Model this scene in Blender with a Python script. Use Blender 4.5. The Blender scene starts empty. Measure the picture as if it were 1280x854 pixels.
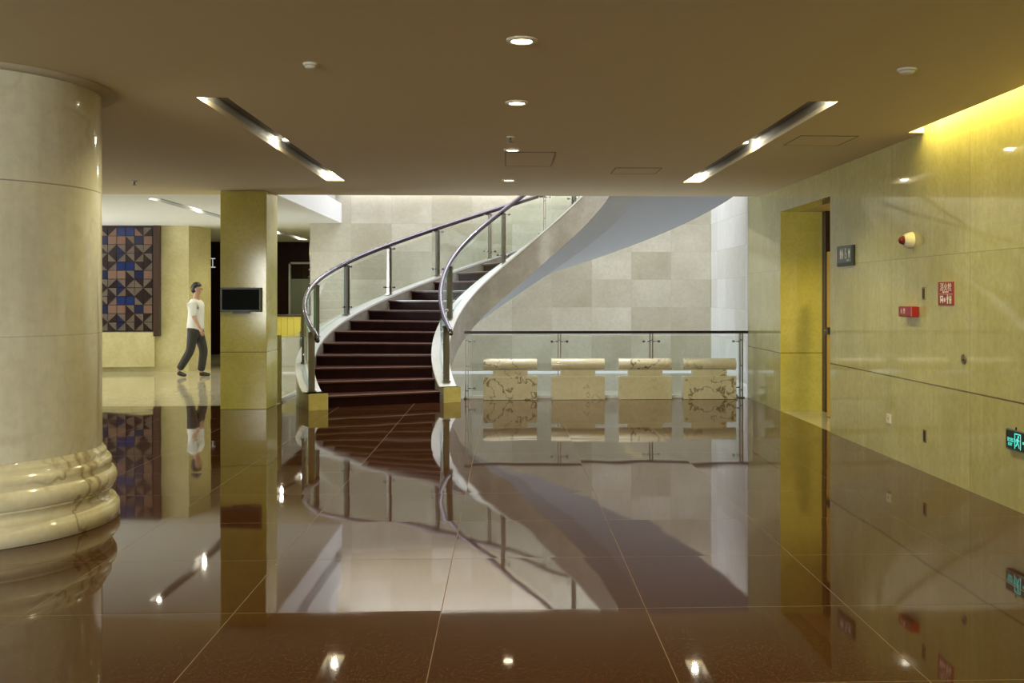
import bpy, bmesh, math, random
from mathutils import Vector, Matrix
random.seed(7)
PI = math.pi
C = bpy.context.scene.collection

# ------------------------------------------------------------------ dimensions (metres)
EYE = 1.534            # camera height
HC = 2.956             # foyer ceiling
XR = 3.63              # right wall plane
YV = 14.65             # front edge of the stair void in the ceiling
YP = 15.45             # floor edge / guard rail line
XVL = -3.23            # left edge of the void
XVR = 4.04             # right wall of the void
YB = 20.3              # back wall of the void
HTOP = 7.4             # roof over the void
UF = 4.39              # upper floor

# ------------------------------------------------------------------ node helper
class NT:
    def __init__(s, name):
        s.mat = bpy.data.materials.new(name); s.mat.use_nodes = True
        s.t = s.mat.node_tree; s.t.nodes.clear()
        s.out = s.t.nodes.new('ShaderNodeOutputMaterial')
    def n(s, typ, ins=None, **props):
        nd = s.t.nodes.new('ShaderNode' + typ)
        for k, v in props.items(): setattr(nd, k, v)
        for k, v in (ins or {}).items():
            sk = nd.inputs[k]
            if isinstance(v, bpy.types.NodeSocket): s.t.links.new(v, sk)
            else:
                if isinstance(v, (tuple, list)) and len(v) == 3 and sk.type == 'RGBA': v = (*v, 1)
                sk.default_value = v
        return nd
    def m(s, op, a, b=0.0, c=None):
        ins = {0: a, 1: b}
        if c is not None: ins[2] = c
        return s.n('Math', ins, operation=op).outputs[0]
    def v(s, op, a, b=(0, 0, 0)):
        return s.n('VectorMath', {0: a, 1: b}, operation=op).outputs[0]
    def mix(s, f, a, b, blend='MIX'):
        nd = s.n('Mix', None, data_type='RGBA', blend_type=blend)
        for sk, v in ((nd.inputs[0], f), (nd.inputs[6], a), (nd.inputs[7], b)):
            if isinstance(v, bpy.types.NodeSocket): s.t.links.new(v, sk)
            else: sk.default_value = (*v, 1) if isinstance(v, (tuple, list)) and len(v) == 3 else v
        return nd.outputs[2]
    def ramp(s, f, stops):
        nd = s.n('ValToRGB', {0: f}); cr = nd.color_ramp
        while len(cr.elements) < len(stops): cr.elements.new(0.5)
        for e, (p, c) in zip(cr.elements, stops):
            e.position = p; e.color = (*c, 1) if len(c) == 3 else c
        return nd.outputs[0]
    def surf(s, sh): s.t.links.new(sh, s.out.inputs[0]); return s.mat
    def bsdf(s, **ins): return s.surf(s.n('BsdfPrincipled', {k.replace('_', ' '): v for k, v in ins.items()}).outputs[0])

def plain(name, col, rough=.5, metal=0., ior=1.5, **kw):
    t = NT(name)
    pos = t.n('NewGeometry').outputs['Position']
    nz = t.n('TexNoise', {'Vector': pos, 'Scale': 9.0, 'Detail': 3.0}).outputs[0]
    c = t.mix(t.m('MULTIPLY', nz, .16), col, tuple(x * .7 for x in col))
    return t.bsdf(Base_Color=c, Roughness=rough, Metallic=metal, IOR=ior, **kw)

def emit(name, col, st):
    t = NT(name)
    return t.surf(t.n('Emission', {'Color': col, 'Strength': st}).outputs[0])

def marble(name, c1, c2, vein=None, vamt=.35, scale=1.2, rough=.12, tile=None, joint=None, jw=.003, var=0., ior=1.5,
           vscale=1.4, vwid=.03, lines=(), local=False, vpatch=(.42, .6), speck=0., streak=None, mott=.35):
    """polished stone; tile=(axis_u, axis_v, su, sv, ou, ov) in world metres; lines=(axis, position, width, strength)"""
    t = NT(name)
    geo = t.n('NewGeometry')
    pos = geo.outputs['Position']
    if local:
        pos = t.n('TexCoord').outputs['Object']
        rnd = t.n('ObjectInfo').outputs['Random']
        pos = t.v('ADD', pos, t.v('SCALE', (7.3, 3.1, 5.7)) if False else t.n('CombineXYZ', {0: t.m('MULTIPLY', rnd, 31.), 1: t.m('MULTIPLY', rnd, 17.), 2: t.m('MULTIPLY', rnd, 53.)}).outputs[0])
    sep = t.n('SeparateXYZ', {0: geo.outputs['Position']})
    base = pos
    jm = None; tv = None
    if tile:
        au, av, su, sv, ou, ov = tile
        u = t.m('DIVIDE', t.m('SUBTRACT', sep.outputs[au], ou), su)
        v = t.m('DIVIDE', t.m('SUBTRACT', sep.outputs[av], ov), sv)
        cell = t.n('CombineXYZ', {0: t.m('FLOOR', u), 1: t.m('FLOOR', v), 2: 0.0}).outputs[0]
        wn = t.n('TexWhiteNoise', {'Vector': cell}, noise_dimensions='3D')
        tv = wn.outputs[0]
        base = t.v('ADD', pos, t.v('MULTIPLY', wn.outputs[1], (40, 40, 40)))
        ds = []
        for q, sz in ((u, su), (v, sv)):
            fr = t.m('FRACT', q); ds.append(t.m('MULTIPLY', t.m('MINIMUM', fr, t.m('SUBTRACT', 1., fr)), sz))
        jm = t.m('LESS_THAN', t.m('MINIMUM', ds[0], ds[1]), jw)
    n1 = t.n('TexNoise', {'Vector': base, 'Scale': scale, 'Detail': 6.0, 'Roughness': .62, 'Distortion': .4}).outputs[0]
    col = t.ramp(n1, [(.3, c2), (.62, c1)])
    n2 = t.n('TexNoise', {'Vector': base, 'Scale': scale * 11, 'Detail': 5.0, 'Roughness': .7}).outputs[0]
    col = t.mix(t.ramp(n2, [(.34, (mott,) * 3), (.58, (0, 0, 0))]), col, tuple(x * .82 for x in c2))
    if streak:
        sc = t.v('MULTIPLY', base, streak)
        n5 = t.n('TexNoise', {'Vector': sc, 'Scale': 3., 'Detail': 6.0, 'Roughness': .65}).outputs[0]
        col = t.mix(t.m('MULTIPLY', t.ramp(n5, [(.4, (0, 0, 0)), (.62, (1, 1, 1))]), .3), col, tuple(x * .8 for x in c2))
    if vein:
        wob = t.n('TexNoise', {'Vector': base, 'Scale': vscale * 1.7, 'Detail': 4.0}).outputs[1]
        pv = t.v('ADD', base, t.v('MULTIPLY', wob, (.35, .35, .35)))
        n3 = t.n('TexNoise', {'Vector': pv, 'Scale': vscale, 'Detail': 3.5, 'Roughness': .55}).outputs[0]
        dd = t.m('ABSOLUTE', t.m('SUBTRACT', n3, .5))
        vm = t.m('SUBTRACT', 1., t.m('SMOOTH_MIN', t.m('DIVIDE', dd, vwid), 1., .2))
        patch = t.n('TexNoise', {'Vector': base, 'Scale': vscale * .8, 'Detail': 1.0}).outputs[0]
        vm = t.m('MULTIPLY', t.m('MAXIMUM', vm, 0.), t.ramp(patch, [(vpatch[0], (0, 0, 0)), (vpatch[1], (1, 1, 1))]))
        col = t.mix(t.m('MULTIPLY', vm, vamt), col, vein)
    if speck:
        n4 = t.n('TexNoise', {'Vector': base, 'Scale': 120., 'Detail': 2.0}).outputs[0]
        col = t.mix(t.ramp(n4, [(.62, (0, 0, 0)), (.7, (speck,) * 3)]), col, tuple(min(1, x * 2.2) for x in c1))
    if tv is not None and var:
        col = t.mix(1., col, t.ramp(tv, [(0., (1 - var, 1 - var * 1.1, 1 - var * 1.45)), (1., (1 + var * .5,) * 3)]), 'MULTIPLY')
    for ax, p, w, st in lines:
        lm = t.m('LESS_THAN', t.m('ABSOLUTE', t.m('SUBTRACT', sep.outputs[ax], p)), w)
        col = t.mix(t.m('MULTIPLY', lm, st), col, (.05, .04, .02))
    if jm is not None and joint: col = t.mix(t.m('MULTIPLY', jm, .6), col, joint)
    return t.bsdf(Base_Color=col, Roughness=rough, IOR=ior)

def granite_floor():
    t = NT('polished_red_granite')
    geo = t.n('NewGeometry'); pos = geo.outputs['Position']; sep = t.n('SeparateXYZ', {0: pos})
    u = t.m('SUBTRACT', sep.outputs[0], -.3207 + .0); v = t.m('SUBTRACT', sep.outputs[1], .045)
    cell = t.n('CombineXYZ', {0: t.m('FLOOR', u), 1: t.m('FLOOR', v), 2: 0.}).outputs[0]
    wn = t.n('TexWhiteNoise', {'Vector': cell}, noise_dimensions='3D')
    ds = []
    for q in (u, v):
        fr = t.m('FRACT', q); ds.append(t.m('MINIMUM', fr, t.m('SUBTRACT', 1., fr)))
    jm = t.m('LESS_THAN', t.m('MINIMUM', ds[0], ds[1]), .0021)
    g1 = t.n('TexNoise', {'Vector': pos, 'Scale': 150., 'Detail': 2.0, 'Roughness': .6}).outputs[0]
    g2 = t.n('TexVoronoi', {'Vector': pos, 'Scale': 150.}).outputs[1]
    col = t.ramp(g1, [(.32, (.022, .008, .003)), (.5, (.074, .028, .010)), (.68, (.17, .068, .027))])
    g3 = t.n('TexNoise', {'Vector': pos, 'Scale': 55., 'Detail': 2.0}).outputs[0]
    col = t.mix(t.ramp(g3, [(.35, (.4, .4, .4)), (.65, (0, 0, 0))]), col, (.018, .007, .003))
    gs = t.n('SeparateColor', {0: g2}).outputs[0]
    col = t.mix(t.ramp(gs, [(.72, (0, 0, 0)), (.9, (.65, .65, .65))]), col, (.025, .012, .008))
    col = t.mix(t.m('MULTIPLY', wn.outputs[0], .25), col, (.05, .018, .01))
    col = t.mix(jm, col, (.19, .125, .07))
    # every slab lies a hair out of level, and its polish is faintly wavy
    tilt = t.v('MULTIPLY', t.v('SUBTRACT', wn.outputs[1], (.5, .5, .5)), (.0035, .0050, 0))
    w1 = t.n('TexNoise', {'Vector': t.v('ADD', pos, t.v('MULTIPLY', wn.outputs[1], (9, 9, 9))), 'Scale': 1.6, 'Detail': 1.0}).outputs[1]
    wav = t.v('MULTIPLY', t.v('SUBTRACT', w1, (.5, .5, .5)), (.006, .011, 0))
    nor = t.v('NORMALIZE', t.v('ADD', t.v('ADD', geo.outputs['Normal'], tilt), wav))
    rough = t.m('ADD', .035, t.m('MULTIPLY', jm, .4))
    return t.bsdf(Base_Color=col, Roughness=rough, IOR=FLOOR_IOR, Normal=nor, Specular_Tint=(1., .90, .80, 1.))
FLOOR_IOR = 1.38

def thin_glass(name, tint=(.955, .98, .968), boost=1.0):
    t = NT(name)
    g = t.n('NewGeometry')
    dt = t.m('ABSOLUTE', t.n('VectorMath', {0: g.outputs['Incoming'], 1: g.outputs['Normal']}, operation='DOT_PRODUCT').outputs['Value'])
    fr = t.m('ADD', .04, t.m('MULTIPLY', .96, t.m('POWER', t.m('SUBTRACT', 1., dt), 5.)))
    tr = t.n('BsdfTransparent', {'Color': tint}).outputs[0]
    gl = t.n('BsdfGlossy', {'Color': (1, 1, 1), 'Roughness': .01}).outputs[0]
    mx = t.n('MixShader', {0: t.m('MULTIPLY', fr, boost), 1: tr, 2: gl}).outputs[0]
    return t.surf(mx)

M = {}
M['granite'] = granite_floor()
M['ceiling'] = plain('bounce_tinted_ceiling', (.74, .63, .41), .7)  # brown of the floor bounce deepened in the paint colour
M['ceiling_lit'] = plain('lit_ceiling_paint', (.86, .87, .84), .7)  # same ceiling made paler: the lobby's cool light put into its colour
M['white_paint'] = plain('white_paint', (.93, .94, .95), .55)
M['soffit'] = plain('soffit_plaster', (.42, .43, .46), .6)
M['wall_cream'] = marble('cream_wall_marble', (.63, .595, .28), (.52, .48, .20), scale=1.6, rough=.055, ior=1.6, tile=(1, 2, 1.66, 1.10, 7.96, .775),
                         joint=(.22, .18, .09), jw=.0025, var=.10, lines=((2, .775, .006, .9),), streak=(4., 4., .35), mott=.5)
M['pillar_cream'] = marble('cream_pillar_marble', (.76, .70, .20), (.62, .56, .12), scale=2.2, rough=.1, lines=((2, .775, .005, .8),))
M['lobby_cream'] = marble('lobby_wall_marble', (.66, .60, .34), (.52, .46, .22), scale=1.8, rough=.15)
M['void_back'] = marble('stair_wall_marble', (.63, .595, .50), (.53, .49, .385), scale=1.5, rough=.22, tile=(0, 2, .785, .547, .095, .215), joint=(.45, .42, .35), jw=.003, var=.22)
M['void_side'] = marble('stair_side_marble', (.81, .83, .86), (.74, .75, .76), scale=1.5, rough=.25, tile=(1, 2, .785, .547, .095, .215), joint=(.45, .42, .35), jw=.003, var=.13)
M['lobby_floor'] = marble('cream_floor_stone', (.66, .60, .44), (.56, .50, .34), scale=1.2, rough=.08, tile=(0, 1, 1., 1., -.32, .04), joint=(.4, .36, .25), jw=.003, var=.06)
M['stringer'] = marble('grey_beige_marble', (.47, .44, .38), (.34, .31, .255), scale=2.5, rough=.25, streak=(1.5, 1.5, .5))
M['curb_white'] = marble('pale_curb_marble', (.90, .91, .91), (.82, .82, .80), scale=2.5, rough=.15)
M['curb_cream'] = marble('cream_curb_marble', (.88, .80, .32), (.74, .66, .22), scale=4, rough=.15)
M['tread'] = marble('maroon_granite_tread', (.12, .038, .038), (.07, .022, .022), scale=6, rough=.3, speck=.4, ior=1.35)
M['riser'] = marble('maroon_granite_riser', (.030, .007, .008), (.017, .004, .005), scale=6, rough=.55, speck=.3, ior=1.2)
M['nosing'] = plain('lit_nosing', (.50, .40, .38), .2)
M['column'] = marble('column_marble', (.80, .77, .66), (.68, .64, .52), scale=1.1, rough=.10, vein=(.34, .25, .14), vamt=.30, vscale=1.1, vwid=.02,
                     lines=((2, 2.25, .004, .55), (2, 1.28, .003, .25)), streak=(3., 3., .3))
M['column_base'] = marble('column_base_marble', (.78, .72, .56), (.64, .57, .40), scale=1.4, rough=.09, vein=(.23, .13, .05), vamt=.7, vscale=1.5, vwid=.02, vpatch=(.30, .5))
M['bench_plain'] = marble('plain_cream_marble', (.78, .74, .56), (.68, .63, .44), scale=2.2, rough=.16, vein=(.25, .18, .09), vamt=.6, vscale=2.0, vwid=.010, local=True, vpatch=(.5, .65))
M['bench'] = marble('veined_cream_marble', (.78, .74, .57), (.68, .63, .45), scale=2.2, rough=.16, vein=(.13, .085, .04), vamt=.85, vscale=2.4, vwid=.020, local=True, vpatch=(.34, .5))
M['chrome'] = plain('polished_steel', (.52, .50, .54), .16, 1.)
M['rail'] = plain('dark_polished_steel', (.20, .18, .21), .17, 1.)
M['steel'] = plain('brushed_steel', (.30, .28, .25), .32, 1.)
M['rail_dark'] = plain('dark_handrail', (.020, .016, .020), .25)
M['black'] = plain('black_plastic', (.012, .012, .013), .3)
M['screen'] = plain('dark_screen_glass', (.008, .009, .010), .3, ior=1.08)
M['glass'] = thin_glass('clear_glass')
M['glass_edge'] = plain('green_glass_edge', (.25, .62, .60), .15)
M['wood_dark'] = plain('dark_brown_wood', (.045, .018, .008), .35)
M['far_wood'] = plain('near_black_wood', (.022, .008, .004), .6, ior=1.2)
M['panel_grey'] = plain('greenish_panel', (.22, .22, .17), .5)
M['wood_gold'] = plain('golden_wood', (.62, .38, .07), .3)
M['red'] = plain('red_enamel', (.34, .014, .014), .35)
M['red_lens'] = plain('dark_red_lens', (.16, .02, .012), .2)
M['ivory'] = plain('ivory_plastic', (.78, .74, .60), .4)
M['sign_grey'] = plain('slate_grey_panel', (.10, .125, .12), .35)
M['sign_dark'] = plain('dark_edge', (.02, .025, .022), .4)
M['white_ink'] = plain('white_lettering', (.85, .85, .80), .5)
M['brass'] = plain('aged_brass', (.28, .20, .08), .35, .9)
M['gold'] = plain('gold_mosaic', (.74, .64, .10), .25, .3)
M['trough'] = plain('trough_grey', (.42, .41, .37), .5)
M['trough_dark'] = plain('trough_dark', (.13, .11, .085), .6)
M['ring'] = plain('ring_shade_paint', (.50, .44, .33), .7)  # darker tone paints the shade around the column head
M['trim_white'] = plain('trim_white', (.80, .77, .68), .45)
M['gap'] = plain('hairline_gap', (.06, .045, .03), .8)
M['lens_warm'] = emit('lamp_warm', (1., .86, .55), 38)
M['lens_cool'] = emit('lamp_bright', (1., .96, .80), 38)
M['exit_green'] = plain('exit_green', (.004, .035, .026), .3)
M['exit_glow'] = emit('exit_glow', (.16, .95, .74), 1.7)
M['letter_glow'] = emit('letter_glow', (1., .98, .9), .9)
M['t_blue'] = plain('mosaic_blue', (.012, .024, .10), .2)
M['t_navy'] = plain('mosaic_navy', (.015, .017, .05), .2)
M['t_dark'] = plain('mosaic_maroon', (.022, .010, .010), .25)
M['t_tan'] = plain('mosaic_tan', (.11, .08, .055), .35)
M['t_rose'] = plain('mosaic_rose', (.16, .085, .055), .35)
M['skin'] = plain('skin', (.50, .30, .20), .5)
M['hair'] = plain('black_hair', (.012, .010, .010), .5)
M['shirt'] = plain('white_shirt', (.78, .78, .75), .8)
M['trousers'] = plain('dark_trousers', (.035, .032, .026), .8)
M['shoe'] = plain('black_shoe', (.015, .013, .012), .35)

# ------------------------------------------------------------------ mesh helper
def wloc(o):
    v = Vector((0, 0, 0))
    while o is not None: v += o.location; o = o.parent
    return v
class MB:
    def __init__(s): s.v = []; s.f = []; s.mi = []; s.sm = []
    def add(s, vs, fs, mi=0, smooth=False):
        b = len(s.v); s.v += [Vector(p) for p in vs]
        for f in fs: s.f.append([b + i for i in f]); s.mi.append(mi); s.sm.append(smooth)
        return s
    def box(s, x0, x1, y0, y1, z0, z1, mi=0):
        x0, x1 = sorted((x0, x1)); y0, y1 = sorted((y0, y1)); z0, z1 = sorted((z0, z1))
        return s.add([(x0, y0, z0), (x1, y0, z0), (x1, y1, z0), (x0, y1, z0), (x0, y0, z1), (x1, y0, z1), (x1, y1, z1), (x0, y1, z1)],
                     [(0, 3, 2, 1), (4, 5, 6, 7), (0, 1, 5, 4), (1, 2, 6, 5), (2, 3, 7, 6), (3, 0, 4, 7)], mi)
    def obox(s, c, ax, ay, az, hx, hy, hz, mi=0):
        c = Vector(c); ax, ay, az = Vector(ax), Vector(ay), Vector(az)
        vs = [c + ax * hx * i + ay * hy * j + az * hz * k for k in (-1, 1) for i, j in ((-1, -1), (1, -1), (1, 1), (-1, 1))]
        return s.add(vs, [(0, 3, 2, 1), (4, 5, 6, 7), (0, 1, 5, 4), (1, 2, 6, 5), (2, 3, 7, 6), (3, 0, 4, 7)], mi)
    def cyl(s, p0, p1, r, n=16, r2=None, mi=0, smooth=True, caps=True):
        p0, p1 = Vector(p0), Vector(p1); d = (p1 - p0).normalized()
        a = d.orthogonal().normalized(); b = d.cross(a); r2 = r if r2 is None else r2
        vs = [p + (a * math.cos(2 * PI * i / n) + b * math.sin(2 * PI * i / n)) * q for p, q in ((p0, r), (p1, r2)) for i in range(n)]
        s.add(vs, [(i, (i + 1) % n, n + (i + 1) % n, n + i) for i in range(n)], mi, smooth)
        if caps: s.add(vs, [tuple(range(n - 1, -1, -1)), tuple(range(n, 2 * n))], mi)
        return s
    def lathe(s, prof, c=(0, 0), n=96, mi=0, smooth=True):
        vs = [(c[0] + r * math.cos(2 * PI * i / n), c[1] + r * math.sin(2 * PI * i / n), z) for r, z in prof for i in range(n)]
        fs = [(j * n + i, j * n + (i + 1) % n, (j + 1) * n + (i + 1) % n, (j + 1) * n + i) for j in range(len(prof) - 1) for i in range(n)]
        return s.add(vs, fs, mi, smooth)
    def rings(s, rings, closed=True, caps=True, mi=0, smooth=False):
        n = len(rings[0]); vs = [p for r in rings for p in r]
        m = n if closed else n - 1
        fs = [(j * n + i, j * n + (i + 1) % n, (j + 1) * n + (i + 1) % n, (j + 1) * n + i) for j in range(len(rings) - 1) for i in range(m)]
        s.add(vs, fs, mi, smooth)
        if caps and closed: s.add(rings[0] + rings[-1], [tuple(range(n - 1, -1, -1)), tuple(range(n, 2 * n))], mi)
        return s
    def tube(s, pts, r, n=12, mi=0, caps=True):
        pts = [Vector(p) for p in pts]; rg = []
        for i, p in enumerate(pts):
            d = (pts[min(i + 1, len(pts) - 1)] - pts[max(i - 1, 0)]).normalized()
            a = d.cross(Vector((0, 0, 1)))
            a = a.normalized() if a.length > 1e-4 else Vector((1, 0, 0)); b = a.cross(d)
            rg.append([p + (a * math.cos(2 * PI * k / n) + b * math.sin(2 * PI * k / n)) * r for k in range(n)])
        return s.rings(rg, True, caps, mi, True)
    def prism(s, poly, fn, h, mi=0):
        """poly 2D, fn(u,v,w)->point"""
        n = len(poly); vs = [fn(u, v, 0) for u, v in poly] + [fn(u, v, h) for u, v in poly]
        return s.add(vs, [tuple(range(n - 1, -1, -1)), tuple(range(n, 2 * n))] + [(i, (i + 1) % n, n + (i + 1) % n, n + i) for i in range(n)], mi)
    def sphere(s, c, rx, ry=None, rz=None, nu=16, nv=10, mi=0, z0=-1., z1=1.):
        ry = ry or rx; rz = rz or rx; prof = []
        a0, a1 = math.asin(z0), math.asin(z1)
        for j in range(nv + 1):
            a = a0 + (a1 - a0) * j / nv; prof.append((math.cos(a), math.sin(a)))
        vs = [(c[0] + r * rx * math.cos(2 * PI * i / nu), c[1] + r * ry * math.sin(2 * PI * i / nu), c[2] + z * rz) for r, z in prof for i in range(nu)]
        fs = [(j * nu + i, j * nu + (i + 1) % nu, (j + 1) * nu + (i + 1) % nu, (j + 1) * nu + i) for j in range(nv) for i in range(nu)]
        return s.add(vs, fs, mi, True)
    def mesh(s, name, off=Vector((0, 0, 0))):
        me = bpy.data.meshes.new(name)
        me.from_pydata([p - off for p in s.v], [], s.f); me.update()
        for p, mi, sm in zip(me.polygons, s.mi, s.sm): p.material_index = mi; p.use_smooth = sm
        bm = bmesh.new(); bm.from_mesh(me); bmesh.ops.remove_doubles(bm, verts=bm.verts, dist=1e-5)
        bmesh.ops.recalc_face_normals(bm, faces=bm.faces); bm.to_mesh(me); bm.free()
        return me
    def build(s, name, mats, parent=None, bevel=0., loc=None, label=None):
        off = wloc(parent) if parent is not None else Vector(loc or (0, 0, 0))
        me = s.mesh(name, off)
        o = bpy.data.objects.new(name, me); C.objects.link(o)
        for m in (mats if isinstance(mats, (list, tuple)) else [mats]): me.materials.append(M[m] if isinstance(m, str) else m)
        if parent is not None: o.parent = parent
        else: o.location = off
        if bevel:
            b = o.modifiers.new('Bevel', 'BEVEL'); b.width = bevel; b.segments = 2; b.limit_method = 'ANGLE'
        if label: o['label'] = label
        return o
def tag(o, label, cat, group=None):
    o['label'] = label; o['category'] = cat
    if group: o['group'] = group
    return o
def thing(name, label, cat, loc=(0, 0, 0), group=None):
    o = bpy.data.objects.new(name, None); C.objects.link(o); o.location = loc; o.empty_display_size = .1
    return tag(o, label, cat, group)
def struct(o): o['kind'] = 'structure'; return o
def dup(root, loc, label):
    def cp(o, par):
        c = o.copy(); C.objects.link(c)
        if par is not None: c.parent = par
        for ch in o.children: cp(ch, c)
        return c
    r = cp(root, None); r.location = loc; r['label'] = label
    return r

# ------------------------------------------------------------------ the room shell
XL, YR = -14., -5.
LBY = 14.58            # edge of the red granite on the lobby side
b = MB(); b.box(XL, XVL, YR, LBY, -.25, 0); b.box(XVL, XR + .02, YR, YP, -.25, 0)
struct(b.build('floor', 'granite'))
b = MB(); b.box(XL, XVL, LBY, 30., -.25, 0)
struct(b.build('floor_lobby', 'lobby_floor'))
b = MB(); b.box(XVL - .3, XVR + .3, YP - .3, YB + .3, -3.2, -3.)
struct(b.build('floor_lower', 'lobby_floor'))

# ceiling with its recesses left open
SL = (-2.225, -2.005, 7.49, 12.84); SR = (2.20, 2.42, 7.46, 12.84)
SB1 = (-5.24, -5.04, 15.30, 20.45); SB2 = (-5.24, -5.04, 21.3, 26.4)
COVE = (3.49, XR + .10, -2.0, 8.86)
def holed(b, x0, x1, y0, y1, z0, z1, holes):
    xs = sorted({x0, x1, *[h[i] for h in holes for i in (0, 1)]}); ys = sorted({y0, y1, *[h[i] for h in holes for i in (2, 3)]})
    xs = [x for x in xs if x0 <= x <= x1]; ys = [y for y in ys if y0 <= y <= y1]
    for i in range(len(xs) - 1):
        for j in range(len(ys) - 1):
            cx, cy = (xs[i] + xs[i + 1]) / 2, (ys[j] + ys[j + 1]) / 2
            if not any(h[0] < cx < h[1] and h[2] < cy < h[3] for h in holes): b.box(xs[i], xs[i + 1], ys[j], ys[j + 1], z0, z1)
b = MB()
holed(b, XL, XR + .1, YR, YV, HC, HC + .04, [SL, SR, COVE])
b.box(XVL, XVR + .25, YV - .04, YV, HC + .04, 4.2); b.box(XR + .1, XVR + .25, YV - .8, YV, HC, HC + .04)            # plaster edge of the void
struct(b.build('ceiling', 'ceiling'))
b = MB()
holed(b, XL, XVL - .35, YV, 30., HC, HC + .04, [SB1, SB2])
b.box(XVL - .35, XVL - .02, YV, 30., HC, HC + .02)
struct(b.build('ceiling_lobby', 'ceiling_lit'))
b = MB(); b.box(XL, XR + 1.5, YR, YV - .01, 4.2, UF); b.box(XL, XVL - .35, YV - .01, 30, 4.2, UF)
struct(b.build('floor_upper', 'white_paint'))

# right wall with the passage opening
OY0, OY1, OZ = 11.47, 13.6, 2.655
b = MB()
b.box(XR, XR + .25, YR, COVE[3], 0, 3.42); b.box(XR, XR + .25, COVE[3], OY0, 0, HC); b.box(XR, XR + .25, OY1, YP, 0, HC); b.box(XR, XR + .12, YV + .001, YP, HC, 3.35); b.box(XR, XR + .25, OY0, OY1, OZ, HC)
struct(b.build('wall_right', 'wall_cream'))
b = MB(); b.box(XR + .002, 6.6, OY1 - .012, OY1 + .2, 0, OZ)
struct(b.build('wall_passage', 'pillar_cream'))
b = MB(); b.box(XR + .25, 6.6, OY0 - .2, OY0, 0, OZ); b.box(6.6, 6.8, OY0 - .2, OY1 + .2, 0, OZ)
struct(b.build('wall_passage_end', 'pillar_cream'))
b = MB(); b.box(XR + .25, 6.6, OY0, OY1, OZ, OZ + .05)
struct(b.build('ceiling_passage', 'ceiling'))
b = MB(); b.box(XR + .02, 6.6, OY0, OY1, -.2, 0)
struct(b.build('floor_passage', 'lobby_floor'))
# cove over the right wall
b = MB(); b.box(COVE[0] - .03, COVE[0], COVE[2], COVE[3], HC + .04, 3.42); b.box(COVE[0] - .03, XR + .25, COVE[2], COVE[3], 3.42, 3.45)
b.box(COVE[0] - .03, XR - .001, COVE[3] - .008, COVE[3] - .001, HC + .0005, 3.42); b.box(COVE[0] - .03, XR + .25, COVE[2] - .03, COVE[2], HC + .04, 3.45)
struct(b.build('trim_cove', 'white_paint'))

# stair void: back wall, side walls, slab edge on the left
b = MB(); b.box(-3.84, XVR + .25, YB, YB + .25, -3., HTOP)
struct(b.build('wall_back', 'void_back'))
b = MB(); b.box(XVR, XVR + .25, YP, YB, -3., HTOP); b.box(XVR, XVR + .25, YV, YP, HC + .04, UF); b.box(XR, XVR, YP - .001, YP + .05, -3., HC + .04)
struct(b.build('wall_void_right', 'void_side'))
b = MB(); b.box(XVL - .25, XVL, YP - .3, YB, -3., -.25)
struct(b.build('wall_pit_left', 'void_side'))
b = MB(); b.box(XVL, XVR, YP - .3, YP - .02, -3., -.25)
struct(b.build('wall_pit_front', 'void_side'))
b = MB()
b.box(XVL - .30, XVL, YV, YB, HC + .021, 3.34); b.box(XVL - .02, XVL, YV, YB, HC, HC + .021); b.box(XVL - .35, XVL, YV, YB, 3.60, 4.16)
struct(b.build('trim_slab_edge', 'white_paint'))
b = MB(); b.box(XVL - .35, XVL - .12, YV, YB, 3.34, 3.60); b.box(XVL - .35, XVL - .06, YV, YB, 4.16, HTOP)
struct(b.build('wall_void_left', 'void_side'))
b = MB(); b.box(XVL - .35, XVR + .25, 8., YB + .25, HTOP, HTOP + .1)
struct(b.build('ceiling_void', 'white_paint'))
b = MB(); b.box(XVL - .35, XVR + .25, 8., 8.1, UF, HTOP); b.box(XVR, XVR + .25, 8., YP, UF, HTOP); b.box(XVL - .35, XVL - .1, 8.1, YV, UF, HTOP)
struct(b.build('wall_upper', 'void_side'))
b = MB(); b.box(XVL, XVR, YB - .10, YB, .01, .055); 
struct(b.build('trim_ledge_back', 'white_paint', bevel=.004))
b = MB(); b.box(XVR - .06, XVR, YP + .05, YB - .1, .01, .055)
struct(b.build('trim_ledge_right', 'white_paint', bevel=.004))

# lobby walls beyond the pillar
LW = 21.2
b = MB(); b.box(XL, -6.45, LW, LW + .2, 0, HC); b.add([(-6.45, LW, 0), (-6.22, LW + .75, 0), (-6.42, LW + .75, 0), (-6.6, LW + .1, 0), (-6.45, LW, HC), (-6.22, LW + .75, HC), (-6.42, LW + .75, HC), (-6.6, LW + .1, HC)],
      [(0, 1, 5, 4), (1, 2, 6, 5), (2, 3, 7, 6), (3, 0, 4, 7), (0, 3, 2, 1), (4, 5, 6, 7)])
struct(b.build('wall_lobby', 'lobby_cream'))
b = MB(); b.box(XL, -3.0, 27.4, 27.6, 0, HC)
struct(b.build('wall_lobby_far', 'far_wood'))
b = MB(); b.box(-3.84, -3.64, YB + .25, 27.4, 0, HC)
struct(b.build('wall_lobby_right', 'lobby_cream'))
b = MB(); b.box(XL - .2, XL, YR, 15.4, 0, HC); b.box(XL - .2, XL, 20.6, 30, 0, HC); b.box(XL - .2, XL, 15.4, 20.6, 0, .35); b.box(XL - .2, XL, 15.4, 20.6, 2.7, HC)
struct(b.build('wall_left', 'lobby_cream'))
b = MB(); b.box(XL, -8.3, YR - .2, YR, 0, HC + .5); b.box(-2.7, XR + .25, YR - .2, YR, 0, HC + .5); b.box(-8.3, -2.7, YR - .2, YR, 0, .4); b.box(-8.3, -2.7, YR - .2, YR, 2.85, HC + .5)
struct(b.build('wall_rear', 'lobby_cream'))
b = MB()
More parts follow.
